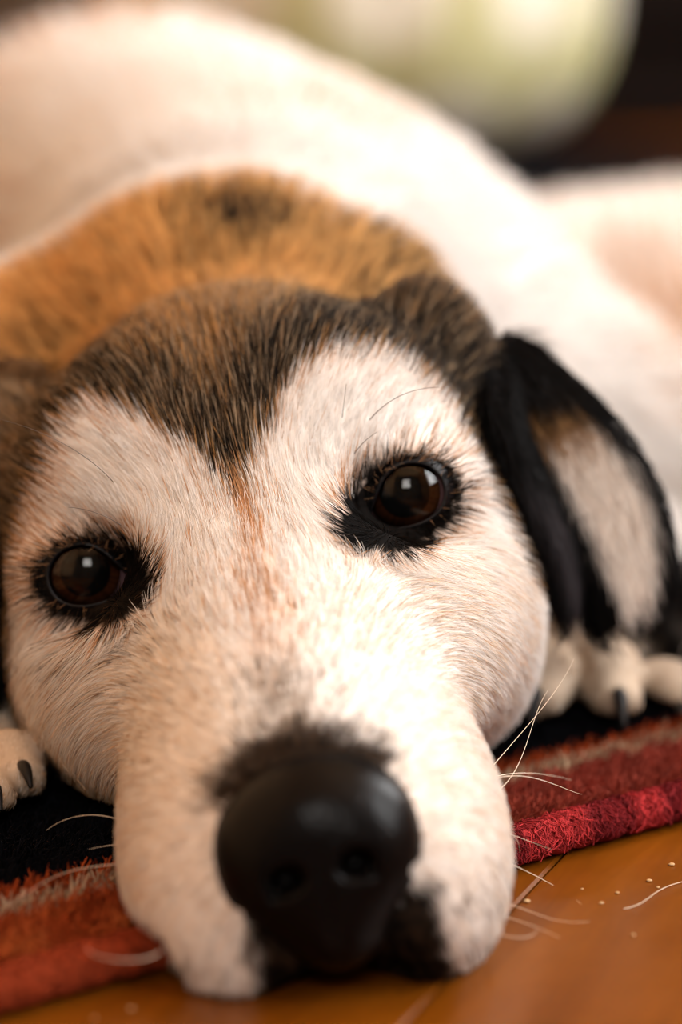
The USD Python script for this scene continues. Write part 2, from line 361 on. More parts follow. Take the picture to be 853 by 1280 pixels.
def coat_mean(pw):
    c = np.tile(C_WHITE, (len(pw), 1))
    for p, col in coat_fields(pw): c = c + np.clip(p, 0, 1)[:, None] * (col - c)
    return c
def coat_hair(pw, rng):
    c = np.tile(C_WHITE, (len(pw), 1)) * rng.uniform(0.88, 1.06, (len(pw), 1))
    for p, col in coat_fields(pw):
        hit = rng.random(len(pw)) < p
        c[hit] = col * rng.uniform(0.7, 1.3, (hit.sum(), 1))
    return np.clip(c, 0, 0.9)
def flow_dir(pw, n):
    """which way the hair lies at the points"""
    q = w2h(pw); x, y, z = q.T
    v = q - np.array([0, -4.0, 9.8]); v /= np.linalg.norm(v, axis=1, keepdims=True)
    v[:, 0] += 0.25 * np.sign(x) * sstep(0.3, 2.5, np.abs(x)) * sstep(-1, 2, y)
    v[:, 1] -= 0.7 * sstep(2.2, 4.0, np.abs(x)) * sstep(1.5, -1, y)
    v[:, 1] -= 0.9 * sstep(-5.0, -6.4, y) * sstep(2, 4, z)
    for s in (-1, 1):
        e = EYES[s] + [-0.1 * s, -0.15, 0]
        d = (q - e) * [1, 1.2, 0.3]; r = np.linalg.norm(d[:, :2], axis=1)
        v += 2.2 * (gauss(r, 1.5))[:, None] * d / (r[:, None] + 0.2)
    vw = v @ HR
    b = sstep(56, 61, pw[:, 1])[:, None]
    vw = vw * (1 - b) + b * np.array([0.0, 0.9, -0.45])
    vw[near_paw(pw) < 1.1] = [0, -0.85, -0.5]
    a = (fbm(pw, 1.6, 3, 21) - 0.5)[:, None] * 1.2 * HX + (fbm(pw, 1.6, 3, 22) - 0.5)[:, None] * 1.2 * HY
    vw = vw + a * np.array(0.3)
    vw -= (vw * n).sum(1, keepdims=True) * n
    return vw / (np.linalg.norm(vw, axis=1, keepdims=True) + 1e-9)
def ground_z(p): return np.where((p[..., :2] - RUG_A) @ RUG_N > -0.45, RUG_H + 0.07, 0.02)
def grow(root, n, col, length, width, lift, rng, droop=0.25, clump=0.1):
    """four-point hairs"""
    k = len(root); d = flow_dir(root, n)
    j = rng.normal(0, clump, (k, 3)); d = d + j - (j * n).sum(1, keepdims=True) * n
    d /= np.linalg.norm(d, axis=1, keepdims=True)
    L = (length * rng.uniform(0.65, 1.2, k))[:, None]; lf = lift[:, None] if np.ndim(lift) else lift
    a = d * np.cos(lf) + n * np.sin(lf); b = d * np.cos(lf * 0.6) + n * np.sin(lf * 0.6)
    c = d * np.cos(lf * 0.25) + n * np.sin(lf * 0.25)
    p0 = root - n * 0.02; p1 = p0 + a * L * 0.33; p2 = p1 + b * L * 0.34; p3 = p2 + c * L * 0.33
    P = np.stack([p0, p1, p2, p3], 1); P[..., 2] = np.maximum(P[..., 2], ground_z(P))
    W = (width * rng.uniform(0.7, 1.25, k))[:, None] * np.array([1.0, 0.9, 0.62, 0.12])
    return P, W, col
def sample(mesh, dens, rng):
    tri = mesh.triangles; ar = mesh.area_faces; cen = mesh.triangles_center
    want = ar * dens(cen, mesh.face_normals); cnt = rng.poisson(want)
    f = np.repeat(np.arange(len(ar)), cnt)
    u, v = rng.random(len(f)), rng.random(len(f)); m = u + v > 1; u[m], v[m] = 1 - u[m], 1 - v[m]
    t = tri[f]; p = t[:, 0] + u[:, None] * (t[:, 1] - t[:, 0]) + v[:, None] * (t[:, 2] - t[:, 0])
    vn = mesh.vertex_normals[mesh.faces[f]]
    n = vn[:, 0] * (1 - u - v)[:, None] + vn[:, 1] * u[:, None] + vn[:, 2] * v[:, None]
    return p, n / (np.linalg.norm(n, axis=1, keepdims=True) + 1e-9)

DOG = thing('dog', 'brown, black and white hound dog lying with its chin on the wooden floor', 'dog')
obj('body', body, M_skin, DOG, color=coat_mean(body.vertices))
rng = np.random.default_rng(11)
def eye_clear(q):
    """0 inside the lids' opening, 1 outside"""
    k = np.ones(len(q))
    for s in (-1, 1):
        d = (q - EYES[s]); k *= ((d[:, 0] / 0.80) ** 2 + ((d[:, 1] + 0.03) / 0.62) ** 2 > 1) | (d[:, 2] < -0.5)
    return k
def dens_head(c, n):
    q = w2h(c); k = (c[:, 1] < 57.5) * sstep(-0.55, -0.2, (n * (EYE - c) / np.linalg.norm(EYE - c, axis=1, keepdims=True)).sum(1))
    dn = np.linalg.norm((q - [0.18, -5.2, 7.5]) / [1.6, 1.4, 1.3], axis=1)
    for s in (-1, 1):
        d = q - EYES[s]; k = k * ((d[:, 0] / 0.89) ** 2 + (d[:, 1] / 0.645) ** 2 > 1)
    return 285 * k * (c[:, 2] > 0.1) * eye_clear(q) * (dn > 1.0) * np.where(q[:, 2] < -4, 0.6, 1.0)
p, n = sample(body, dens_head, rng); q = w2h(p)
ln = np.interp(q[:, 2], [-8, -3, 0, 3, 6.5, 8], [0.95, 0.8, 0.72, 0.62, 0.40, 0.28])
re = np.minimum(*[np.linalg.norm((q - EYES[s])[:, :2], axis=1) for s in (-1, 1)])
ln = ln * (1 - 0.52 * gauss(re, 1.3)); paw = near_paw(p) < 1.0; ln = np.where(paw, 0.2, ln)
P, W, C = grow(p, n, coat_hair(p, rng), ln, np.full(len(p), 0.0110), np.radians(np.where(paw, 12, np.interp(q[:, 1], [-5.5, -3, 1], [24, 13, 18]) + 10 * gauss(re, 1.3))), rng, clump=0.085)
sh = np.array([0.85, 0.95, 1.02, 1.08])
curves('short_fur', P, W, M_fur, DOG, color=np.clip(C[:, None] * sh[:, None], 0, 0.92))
def dens_back(c, n):
    k = (c[:, 1] >= 56.5) * sstep(-0.6, -0.2, (n * (EYE - c) / np.linalg.norm(EYE - c, axis=1, keepdims=True)).sum(1)) * (c[:, 2] > 0.15)
    return k * np.where(near_paw(c) < 1.3, 150, np.interp(c[:, 1], [57, 62, 68, 75, 90], [130, 85, 25, 11, 5]))
p, n = sample(body, dens_back, rng)
paw = near_paw(p) < 1.3
ln = np.where(paw, 0.32, np.interp(p[:, 1], [57, 62, 75], [1.1, 1.6, 2.2]))
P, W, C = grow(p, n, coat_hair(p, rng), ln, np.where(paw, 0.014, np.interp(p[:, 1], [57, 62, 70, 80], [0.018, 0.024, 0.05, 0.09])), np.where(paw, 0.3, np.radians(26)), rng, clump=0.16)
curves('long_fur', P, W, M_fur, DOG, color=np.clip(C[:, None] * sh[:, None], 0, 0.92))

# ------------------------------------------------------------------ eyes
M_sclera = mat('eye_white', {'p': ('principled_bsdf', {'base_color': (0.10, 0.055, 0.06), 'roughness': 0.25})})
M_iris = mat('iris_brown', {'t': ('texture_coordinate', {}), 'a': ('attribute', {'attribute': 'coat'}), 'p': ('principled_bsdf', {'roughness': 0.7, 'specular_ior_level': 0.0})}, [('a.color', 'p.base_color')])
M_cornea = mat('cornea_clear', {'tr': ('transparent_bsdf', {}), 'gl': ('glossy_bsdf', {'roughness': 0.02, 'color': (1, 1, 1)}), 'fr': ('fresnel', {'IOR': 1.38}), 'm': ('mix_closure', {})},
               [('fr.fac', 'm.fac'), ('tr.BSDF', 'm.closure1'), ('gl.BSDF', 'm.closure2')], surface='m.closure')
M_lid = mat('eyelid_leather', {'n': ('noise_texture', {'scale': 900.0, 'detail': 3.0}), 'g': ('geometry', {}), 'b': ('bump', {'strength': 0.3, 'distance': 0.0004}),
                               'p': ('principled_bsdf', {'base_color': (0.004, 0.0035, 0.0045), 'roughness': 0.42, 'specular_ior_level': 0.25})},
            [('g.position', 'n.vector'), ('n.fac', 'b.height'), ('b.normal', 'p.normal')])
def frame_of(g):
    z = g / np.linalg.norm(g); x = np.cross([0, 1, 0], z); x /= np.linalg.norm(x); return np.stack([x, np.cross(z, x), z])
LID = {1: [(-0.82, -0.36), (-0.66, 0.02), (-0.42, 0.36), (-0.08, 0.56), (0.30, 0.54), (0.58, 0.34), (0.70, 0.0), (0.60, -0.32), (0.32, -0.52), (-0.08, -0.59), (-0.46, -0.57), (-0.74, -0.52)]}
LID[-1] = [(-x, y) for x, y in LID[1]][::-1]
def closed_curve(pts, n):
    q = np.array(pts + pts[:1], float)
    tck, _ = splprep(q.T, s=0, per=True)
    return np.stack(splev(np.linspace(0, 1, n, endpoint=False), tck), 1)
def ring_mesh(rows):
    """closed rings of equal length -> a closed tube surface (the last ring joins the first)"""
    R, n = len(rows), len(rows[0]); v = np.vstack(rows); f = []
    i = np.arange(n); j = (i + 1) % n
    for r in range(R):
        a, b = r * n, ((r + 1) % R) * n
        f.append(np.stack([a + i, a + j, b + j], 1)); f.append(np.stack([a + i, b + j, b + i], 1))
    m = trimesh.Trimesh(v, np.vstack(f), process=False)
    if m.volume < 0: m.invert()
    return m
def sphere_grid(n_th, n_ph, th0, th1, rad):
    th = np.linspace(th0, th1, n_th)[:, None]; ph = np.linspace(0, 2 * np.pi, n_ph, endpoint=False)[None]
    r = rad(th)
    v = np.stack([r * np.sin(th) * np.cos(ph), r * np.sin(th) * np.sin(ph), r * np.cos(th) * np.ones_like(ph)], -1).reshape(-1, 3)
    f = []
    for a in range(n_th - 1):
        for b in range(n_ph):
            c = (b + 1) % n_ph; f += [[a * n_ph + b, (a + 1) * n_ph + b, (a + 1) * n_ph + c], [a * n_ph + b, (a + 1) * n_ph + c, a * n_ph + c]]
    return v, np.array(f)
IRIS_R, PUPIL_R = 0.70, 0.48
def iris_mesh():
    n, rr = 72, np.concatenate([np.linspace(0.0, PUPIL_R, 4), np.linspace(PUPIL_R + 0.015, IRIS_R, 10)])
    ph = np.linspace(0, 2 * np.pi, n, endpoint=False)
    v, col = [], []
    rng = np.random.default_rng(3); streak = rng.uniform(0.6, 1.3, n)
    for r in rr:
        z = 0.95 - 0.05 * (1 - r / IRIS_R)
        v.append(np.stack([r * np.cos(ph), r * np.sin(ph), np.full(n, z)], 1))
        if r <= PUPIL_R: c = np.tile([[0.002, 0.002, 0.002]], (n, 1))
        else:
            t = (r - PUPIL_R) / (IRIS_R - PUPIL_R)
            c = np.outer(streak, [0.030, 0.009, 0.003]) * (1 - 0.75 * sstep(0.65, 1.0, t))
        col.append(c)
    f = []
    for a in range(len(rr) - 1):
        for b in range(n):
            c = (b + 1) % n; f += [[a * n + b, (a + 1) * n + b, (a + 1) * n + c], [a * n + b, (a + 1) * n + c, a * n + c]]
    return np.vstack(v), np.array(f), np.vstack(col)
for s in (-1, 1):
    G = frame_of(GAZE[s]); put = lambda v: h2w(np.asarray(v) @ G + EYES[s])
    eye = UsdGeom.Xform.Define(stage, numbered(DOG + '/eye')).GetPath().pathString
    th_i = math.asin(IRIS_R / EYE_R)
    v, f = sphere_grid(30, 64, th_i, np.pi - 0.01, lambda t: EYE_R * np.ones_like(t)); obj('eyeball', (put(v), f), M_sclera, eye)
    v, f, c = iris_mesh(); obj('iris', (put(v), f), M_iris, eye, color=c)
    v, f = sphere_grid(24, 64, 0.004, th_i + 0.02, lambda t: EYE_R + 0.012 + 0.05 * np.cos(np.pi / 2 * t / (th_i + 0.02)) ** 2)
    obj('cornea', (put(v), f), M_cornea, eye)
    # the black rim of the lids: rings around the opening, lying on the ball and rolling back into the socket
    L = closed_curve(LID[s], 96); cen = L.mean(0); axis = frame_of(np.array([s * 0.01, 0.0, 1.0]))
    rows = []
    for grow, rad in ((1.0, 1.315), (0.985, 1.36), (1.01, 1.39), (1.05, 1.405), (1.11, 1.405), (1.20, 1.39), (1.34, 1.32), (1.34, 1.2), (1.1, 1.22)):
        q = cen + (L - cen) * grow
        z = np.sqrt(np.maximum(rad ** 2 - (q ** 2).sum(1), 0.02))
        rows.append(h2w(np.column_stack([q, z]) @ axis + EYES[s]))
    obj('eyelid', ring_mesh(rows), M_lid, eye)
    rl = np.random.default_rng(70 + s); nl = 520
    i = rl.integers(0, 96, nl); gr = rl.uniform(1.04, 1.34, nl); q = cen + (L[i] - cen) * gr[:, None]
    rad = np.interp(gr, [1.04, 1.11, 1.2, 1.34], [1.405, 1.405, 1.39, 1.34]); z = np.sqrt(np.maximum(rad ** 2 - (q ** 2).sum(1), 0.02)); root = np.column_stack([q, z])
    out = np.column_stack([q - cen, np.full(nl, 0.0)]); out /= np.linalg.norm(out, axis=1, keepdims=True)
    top_ = sstep(0.0, 0.5, q[:, 1])[:, None]; out = out * (1 - 0.9 * top_ * (rl.random((nl, 1)) < 0.4)) + [s * 0.35, 0, 0] * top_ + rl.normal(0, 0.22, (nl, 3))
    ll = rl.uniform(0.16, 0.36, nl)[:, None]; fw = np.array([0, 0, 1.0])
    P = np.stack([root, root + (out * 0.6 + fw * 0.65) * ll * 0.35, root + (out * 0.85 + fw * 0.5) * ll * 0.7, root + (out + fw * 0.25) * ll], 1)
    pale = (rl.random(nl) < 0.10 + 0.30 * top_[:, 0])
    C = np.where(pale[:, None], [0.34, 0.19, 0.10], [0.006, 0.005, 0.004]) * rl.uniform(0.7, 1.3, (nl, 1))
    curves('lash', h2w(P.reshape(-1, 3) @ axis + EYES[s]).reshape(nl, 4, 3), np.tile([0.012, 0.011, 0.008, 0.002], (nl, 1)), M_fur, eye, color=np.repeat(C[:, None], 4, 1))

# ------------------------------------------------------------------ nose
def nose_sdf(p):
    q = p.copy(); q[..., 0] = np.abs(q[..., 0] - 0.18); q[..., 1] += 0.22; q[..., 2] -= 0.03
    d = ell(q, (0, -4.6, 7.3), (1.56, 1.12, 1.3))
    d = smin(d, ell(q, (0.88, -5.22, 7.5), (0.86, 1.0, 0.98)), 0.5)
    d = smin(d, ell(q, (0, -5.8, 7.72), (0.98, 1.25, 0.85)), 0.6)
    d = smax(d, -ell(q, (0.58, -5.3, 8.55), (0.30, 0.22, 0.5)), 0.15)
    d = smax(d, -cone(q, (0.72, -5.48, 8.45), (1.75, -5.75, 7.7), 0.07, 0.1), 0.12)
    d = smax(d, -cone(q, (0, -5.0, 8.78), (0, -7.0, 8.5), 0.04, 0.07), 0.14)
    return d
axn = [np.arange(-2.0, 2.21, 0.05), np.arange(-7.7, -3.2, 0.05), np.arange(5.8, 9.0, 0.05)]
nose = surface_nets(axn, sample_grid(axn, nose_sdf))
taubin(nose, 3)
nose.vertices = h2w(nose.vertices); obj('nose', nose, M_nose, DOG)

# ------------------------------------------------------------------ ears (sheets with thickness, from measured rows)
def sheet(rows, thick, nu=40, nv=60):
    """rows[v][u] = (x, y, depth) -> grid of points, normals and (u, v), then a closed two-sided mesh"""
    R = np.array([[U1(*q) for q in r] for r in rows])                       # v, u, 3
    nr, nc, _ = R.shape
    vi = np.linspace(0, nr - 1, nv); ui = np.linspace(0, nc - 1, nu)
    from scipy.interpolate import CubicSpline
    P = CubicSpline(np.arange(nr), R, axis=0)(vi); P = CubicSpline(np.arange(nc), P, axis=1)(ui)
    du = np.gradient(P, axis=1); dv = np.gradient(P, axis=0); N = np.cross(du, dv); N /= np.linalg.norm(N, axis=-1, keepdims=True) + 1e-9
    if (N @ FWD).mean() > 0: N = -N
    edge = np.minimum(np.minimum(np.arange(nu), nu - 1 - np.arange(nu)) / 4, 1)[None, :, None] ** 0.5
    edge = edge * np.minimum(np.minimum(np.arange(nv) + 4, nv - 1 - np.arange(nv)) / 4, 1)[:, None, None] ** 0.5
    T = thick / 2 * (0.15 + 0.85 * edge)
    A, B = P + N * T, P - N * T
    v = np.vstack([A.reshape(-1, 3), B.reshape(-1, 3)]); k = nu * nv; f = []
    idx = np.arange(k).reshape(nv, nu)
    a, b, c, d = idx[:-1, :-1].ravel(), idx[:-1, 1:].ravel(), idx[1:, 1:].ravel(), idx[1:, :-1].ravel()
    f = [np.stack([a, b, c], 1), np.stack([a, c, d], 1), np.stack([a, c, b], 1) + k, np.stack([a, d, c], 1) + k]
    loop = np.concatenate([idx[0, :], idx[1:, -1], idx[-1, -2::-1], idx[-2:0:-1, 0]]); nxt = np.roll(loop, -1)
    f += [np.stack([loop, loop + k, nxt], 1), np.stack([nxt, loop + k, nxt + k], 1)]
    uu, vv = np.meshgrid(np.linspace(0, 1, nu), np.linspace(0, 1, nv))
    uv = np.column_stack([uu.ravel(), vv.ravel()])
    m = trimesh.Trimesh(v, np.vstack(f), process=False)
    if m.volume < 0: m.invert()
    return m, np.vstack([uv, uv]), np.concatenate([np.ones(k), -np.ones(k)])
EAR_R_MAIN = [
    [(605, 440, 55.5), (615, 432, 55.6), (624, 427, 55.8), (636, 424, 56.2), (650, 430, 56.8), (655, 442, 57.5)],
    [(622, 510, 54.4), (640, 500, 54.2), (660, 490, 54.4), (682, 480, 54.8), (700, 476, 55.4), (704, 492, 56.2)],
    [(640, 565, 54.4), (655, 556, 53.9), (676, 550, 53.9), (725, 542, 54.2), (752, 528, 54.8), (756, 548, 55.8)],
    [(672, 645, 54.8), (692, 636, 54.0), (722, 630, 54.0), (782, 603, 54.4), (802, 598, 54.9), (802, 612, 55.8)],
    [(705, 715, 54.9), (728, 712, 54.2), (757, 716, 54.2), (803, 688, 54.6), (828, 690, 55.0), (824, 700, 55.8)],
    [(745, 795, 54.8), (760, 792, 54.5), (783, 762, 54.5), (795, 757, 54.7), (808, 762, 55.0), (804, 764, 55.6)]]
EAR_R_FOLD = [
    [(598, 445, 54.6), (603, 440, 54.4), (610, 436, 54.6), (618, 434, 55.0)],
    [(608, 510, 53.4), (616, 508, 53.0), (626, 505, 53.2), (638, 502, 53.9)],
    [(626, 575, 53.2), (636, 574, 52.7), (648, 570, 52.9), (662, 566, 53.8)],
    [(652, 645, 53.2), (664, 643, 52.7), (678, 640, 53.0), (692, 636, 53.9)],
    [(680, 715, 53.6), (692, 712, 53.2), (703, 706, 53.5), (714, 698, 54.2)],
    [(697, 780, 54.0), (702, 778, 53.9), (706, 772, 54.0), (710, 766, 54.3)]]
EAR_L = [
    [(60, 470, 55.6), (20, 455, 55.4), (-30, 470, 55.6), (-80, 500, 56.5)],
    [(58, 560, 54.0), (20, 555, 53.4), (-40, 570, 53.6), (-100, 600, 55.0)],
    [(38, 640, 53.8), (0, 640, 53.0), (-60, 650, 53.4), (-130, 680, 55.0)],
    [(18, 720, 54.2), (-20, 730, 53.3), (-80, 745, 53.7), (-150, 770, 55.3)],
    [(10, 800, 54.0), (-25, 810, 53.2), (-75, 815, 53.6), (-130, 820, 55.0)],
    [(-4, 868, 53.4), (-30, 876, 52.8), (-60, 880, 53.0), (-90, 872, 54.2)]]
ears = {}
for nm, rows, th in (('main', EAR_R_MAIN, 0.32), ('fold', EAR_R_FOLD, 0.28), ('left', EAR_L, 0.35)):
    ears[nm] = sheet(rows, th)
def ear_color(nm, uv):
    u, v = uv[:, 0], uv[:, 1]
    black, white, grey, tan = np.array([0.004, 0.0035, 0.0035]), np.array([0.76, 0.70, 0.64]), np.array([0.05, 0.045, 0.05]), np.array([0.30, 0.16, 0.06])
    if nm == 'main':
        w = sstep(0.34, 0.42, u) * (1 - sstep(0.60, 0.70, u)) * sstep(0.36, 0.45, v + 0.08 * (u - 0.5))
        c = black + w[:, None] * (white - black)
        t = np.exp(-((v - 0.38) / 0.05) ** 2) * sstep(0.3, 0.4, u) * (1 - sstep(0.6, 0.7, u)); return c + 0.8 * t[:, None] * (tan - c)
    if nm == 'fold':
        g = np.exp(-((u - 0.62) / 0.22) ** 2) * sstep(0.42, 0.6, v) * (1 - sstep(0.85, 0.97, v)); return black + g[:, None] * (grey - black)
    b = sstep(0.6, 0.2, v) * 0.7; return black + b[:, None] * (np.array([0.14, 0.07, 0.028]) - black)
rng = np.random.default_rng(5)
def ear_hair(nm, path_parent):
    m, uv, sd = ears[nm]
    ar = m.area_faces; cen = m.triangles_center; fn = m.face_normals
    k = sstep(-0.4, 0.0, (fn * (EYE - cen) / np.linalg.norm(EYE - cen, axis=1, keepdims=True)).sum(1))
    cnt = rng.poisson(ar * 130 * k); f = np.repeat(np.arange(len(ar)), cnt)
    w = rng.dirichlet([1, 1, 1], len(f)); tri = m.vertices[m.faces[f]]; p = (tri * w[..., None]).sum(1)
    t = (uv[m.faces[f]] * w[..., None]).sum(1)
    nn = (m.vertex_normals[m.faces[f]] * w[..., None]).sum(1); nn /= np.linalg.norm(nn, axis=1, keepdims=True) + 1e-9
    rows = {'main': EAR_R_MAIN, 'fold': EAR_R_FOLD, 'left': EAR_L}[nm]
    d = U1(*rows[-1][1]) - U1(*rows[0][1]); d = np.tile(d / np.linalg.norm(d), (len(p), 1))
    d += rng.normal(0, 0.14, d.shape); d -= (d * nn).sum(1, keepdims=True) * nn; d /= np.linalg.norm(d, axis=1, keepdims=True)
    L = (0.75 * rng.uniform(0.6, 1.2, len(p)))[:, None]
    P = np.stack([p - nn * 0.02, p + (d * 0.92 + nn * 0.3) * L * 0.33, p + (d * 0.95 + nn * 0.24) * L * 0.67, p + (d * 0.98 + nn * 0.16) * L], 1)
    P[..., 2] = np.maximum(P[..., 2], ground_z(P))
    C = ear_color(nm, np.clip(t + rng.normal(0, 0.02, t.shape), 0, 1)) * rng.uniform(0.75, 1.2, (len(p), 1))
    return P, (0.022 * rng.uniform(0.7, 1.2, len(p)))[:, None] * np.array([1, 0.9, 0.6, 0.12]), np.repeat(C[:, None], 4, 1)
def make_ear(names, label):
    ms = [ears[k][0] for k in names]
    ear = obj('ear', trimesh.util.concatenate(ms), M_skin, DOG, color=np.vstack([ear_color(k, ears[k][1]) for k in names]), label=label)
    H = [ear_hair(k, ear) for k in names]
    curves('ear_fur', np.vstack([h[0] for h in H]), np.vstack([h[1] for h in H]), M_fur, ear, color=np.vstack([h[2] for h in H]))
make_ear(['main', 'fold'], 'black ear folded back to show its white inside')
make_ear(['left'], 'brown ear hanging down beside the cheek')

# ------------------------------------------------------------------ whiskers, brow hairs, claws (measured along their length: pixel, pixel, depth)
M_whisk = mat('whisker_pale', {'p': ('principled_bsdf', {'base_color': (0.75, 0.62, 0.48), 'roughness': 0.35})})
M_whiskd = mat('whisker_dark', {'p': ('principled_bsdf', {'base_color': (0.05, 0.03, 0.02), 'roughness': 0.4})})
def tube(pts, r0, r1, n=24, sides=6):
    pts = np.array(pts, float); k = min(3, len(pts) - 1)
    tck, _ = splprep(pts.T, s=0, k=k); t = np.linspace(0, 1, n); c = np.stack(splev(t, tck), 1); tg = np.stack(splev(t, tck, der=1), 1); tg /= np.linalg.norm(tg, axis=1, keepdims=True)
    a = np.cross(tg, [0.3, 0.2, 0.93]); a /= np.linalg.norm(a, axis=1, keepdims=True); b = np.cross(tg, a)
    th = np.linspace(0, 2 * np.pi, sides, endpoint=False); r = np.interp(t, [0, 1], [r0, r1]) if np.ndim(r0) == 0 else np.interp(t, np.linspace(0, 1, len(r0)), r0)
    v = (c[:, None] + r[:, None, None] * (np.cos(th)[None, :, None] * a[:, None] + np.sin(th)[None, :, None] * b[:, None])).reshape(-1, 3); f = []
    for i in range(n - 1):
        for j in range(sides):
            q = (j + 1) % sides; A, B = i * sides, (i + 1) * sides; f += [[A + j, A + q, B + q], [A + j, B + q, B + j]]
    for j in range(1, sides - 1): f += [[0, j + 1, j], [(n - 1) * sides, (n - 1) * sides + j, (n - 1) * sides + j + 1]]
    m = trimesh.Trimesh(v, f, process=False)
    if m.volume < 0: m.invert()
    return m
WHISKERS = [  # root ... tip, depth at root and tip, dark?
    ([(585, 1000), (602, 975), (640, 930), (690, 870), (718, 823)], 47.0, 49.5, 0), ([(585, 1020), (606, 1003), (640, 970), (665, 910), (686, 862)], 46.5, 49.0, 0),
    ([(580, 978), (605, 975), (650, 970), (700, 983), (728, 993)], 46.5, 48.5, 0), ([(580, 985), (605, 975), (640, 967), (680, 968), (715, 975)], 47.5, 50.5, 0),
    ([(600, 1030), (618, 1035), (650, 1047), (690, 1062)], 46.0, 48.5, 0), ([(600, 1022), (618, 1030), (640, 1042), (650, 1065)], 46.0, 47.5, 0),
    ([(605, 1066), (628, 1075), (680, 1100), (727, 1130)], 46.0, 48.5, 0), ([(605, 1118), (622, 1125), (665, 1140), (700, 1151), (737, 1152)], 46.0, 47.8, 0),
    ([(600, 1160), (615, 1165), (650, 1172), (672, 1163)], 45.5, 46.6, 0), ([(600, 1136), (620, 1142), (660, 1155), (700, 1172)], 46.0, 47.2, 0), ([(570, 1196), (590, 1195), (605, 1192), (614, 1184)], 45.5, 46.0, 0),
    ([(190, 1040), (168, 1032), (130, 1020), (90, 1022), (58, 1038)], 47.0, 47.5, 0), ([(170, 1078), (150, 1080), (100, 1086), (60, 1100), (25, 1124)], 47.0, 47.0, 0),
    ([(198, 1090), (175, 1098), (157, 1117)], 44.6, 45.0, 1), ([(200, 1190), (170, 1200), (140, 1199), (108, 1184)], 46.0, 45.8, 0),    ([(175, 1058), (150, 1056), (110, 1062)], 47.0, 48.0, 0)]
for pts, d0, d1, dark in WHISKERS:
    q = [U1(x, y, d0 + (d1 - d0) * i / (len(pts) - 1)) for i, (x, y) in enumerate(pts)]
    for i, w in enumerate(q):
        zz = ground_z(w) + 0.06
        if w[2] < zz: q[i] = on_floor(*pts[i], zz)
    obj('whisker', tube(q, 0.011, 0.003), M_whiskd if dark else M_whisk, DOG, label='short dark whisker' if dark else None)
BROWS = [([(142, 603), (110, 574), (60, 545), (0, 524)], 48.9, 48.0), ([(152, 657), (120, 641), (85, 634)], 48.6, 48.2), ([(462, 525), (500, 495), (550, 484)], 49.6, 49.0),
         ([(428, 522), (430, 505), (433, 480)], 49.6, 49.2), ([(443, 567), (458, 550), (472, 540)], 49.4, 49.0)]
for pts, d0, d1 in BROWS:
    q = [U1(x, y, d0 + (d1 - d0) * i / (len(pts) - 1)) for i, (x, y) in enumerate(pts)]
    obj('brow_whisker', tube(q, 0.008, 0.003), M_whiskd, DOG)
M_claw = mat('claw_black', {'p': ('principled_bsdf', {'base_color': (0.008, 0.007, 0.007), 'roughness': 0.5, 'specular_ior_level': 0.2})})
for toes in (TOES_R, TOES_L):
    sc_ = 0.85 if toes is TOES_R else 0.6
    for _, mid, tip in toes:
        d = (tip - mid) / np.linalg.norm(tip - mid); base = tip + d * 0.42 + np.array([0, 0, 0.10])
        cl = tube([base - d * 0.2, base + d * 0.3 * sc_, base + d * 0.6 * sc_ - np.array([0, 0, 0.2 * sc_]), base + d * 0.8 * sc_ - np.array([0, 0, 0.4 * sc_])], [0.18 * sc_, 0.2 * sc_, 0.15 * sc_, 0.04], None, n=14, sides=10); cl.vertices[:, 2] = np.maximum(cl.vertices[:, 2] + 0.25, RUG_H + 0.07); obj('claw', cl, M_claw, DOG)

# ------------------------------------------------------------------ floor of varnished planks
rng = np.random.default_rng(8)
def wood(name, c1, c2, rough, axis, coat=0.0, spec=0.27):
    return mat(name, {'tc': ('texture_coordinate', {}), 'm': ('mapping', {'scale': (1.0, 1.0, 1.0), 'rotation': (0, 0, -axis)}), 'm2': ('mapping', {'scale': (9.0, 90.0, 90.0)}),
                      'oi': ('object_info', {}), 'n': ('noise_texture', {'scale': 1.0, 'detail': 6.0, 'roughness': 0.6, 'distortion': 0.6}),
                      'n2': ('noise_texture', {'scale': 14.0, 'detail': 4.0}), 'r': ('rgb_ramp', {'ramp': [(0.25, c1), (0.7, c2)]}), 'mx': ('mix_color', {'blend_type': 'multiply', 'fac': 0.5}),
                      'r2': ('rgb_ramp', {'ramp': [(0.3, (0.55, 0.5, 0.45)), (0.7, (1, 1, 1))]}), 'rr': ('map_range', {'from_min': 0.3, 'from_max': 0.7, 'to_min': rough - 0.06, 'to_max': rough + 0.10}),
                      'b': ('bump', {'strength': 0.12, 'distance': 0.0006}), 'p': ('principled_bsdf', {'specular_ior_level': spec, 'coat_weight': coat, 'coat_roughness': 0.12})},
               [('tc.object', 'm.vector'), ('m.vector', 'm2.vector'), ('m2.vector', 'n.vector'), ('tc.object', 'n2.vector'), ('n.fac', 'r.fac'), ('n2.fac', 'r2.fac'), ('r.color', 'mx.a'), ('r2.color', 'mx.b'),
                ('mx.result', 'p.base_color'), ('n2.fac', 'rr.value'), ('rr.result', 'p.roughness'), ('n.fac', 'b.height'), ('b.normal', 'p.normal')])
SA, SB = on_floor(590, 1190)[:2], on_floor(720, 1050)[:2]                       # the seam between two planks
PT = (SB - SA) / np.linalg.norm(SB - SA); PN = np.array([PT[1], -PT[0]]); PA = math.atan2(PT[1], PT[0])
M_planks = [wood(f'plank_wood_{i}', c1, c2, 0.24, PA, 0.08) for i, (c1, c2) in enumerate((((0.115, 0.030, 0.0015), (0.205, 0.060, 0.003)), ((0.125, 0.033, 0.002), (0.22, 0.066, 0.0035)), ((0.105, 0.028, 0.0015), (0.19, 0.055, 0.003))))]
M_sub = mat('subfloor_dark', {'p': ('principled_bsdf', {'base_color': (0.03, 0.015, 0.008), 'roughness': 0.9})})
from shapely.geometry import Polygon, box as sbox
R_ = ROOM
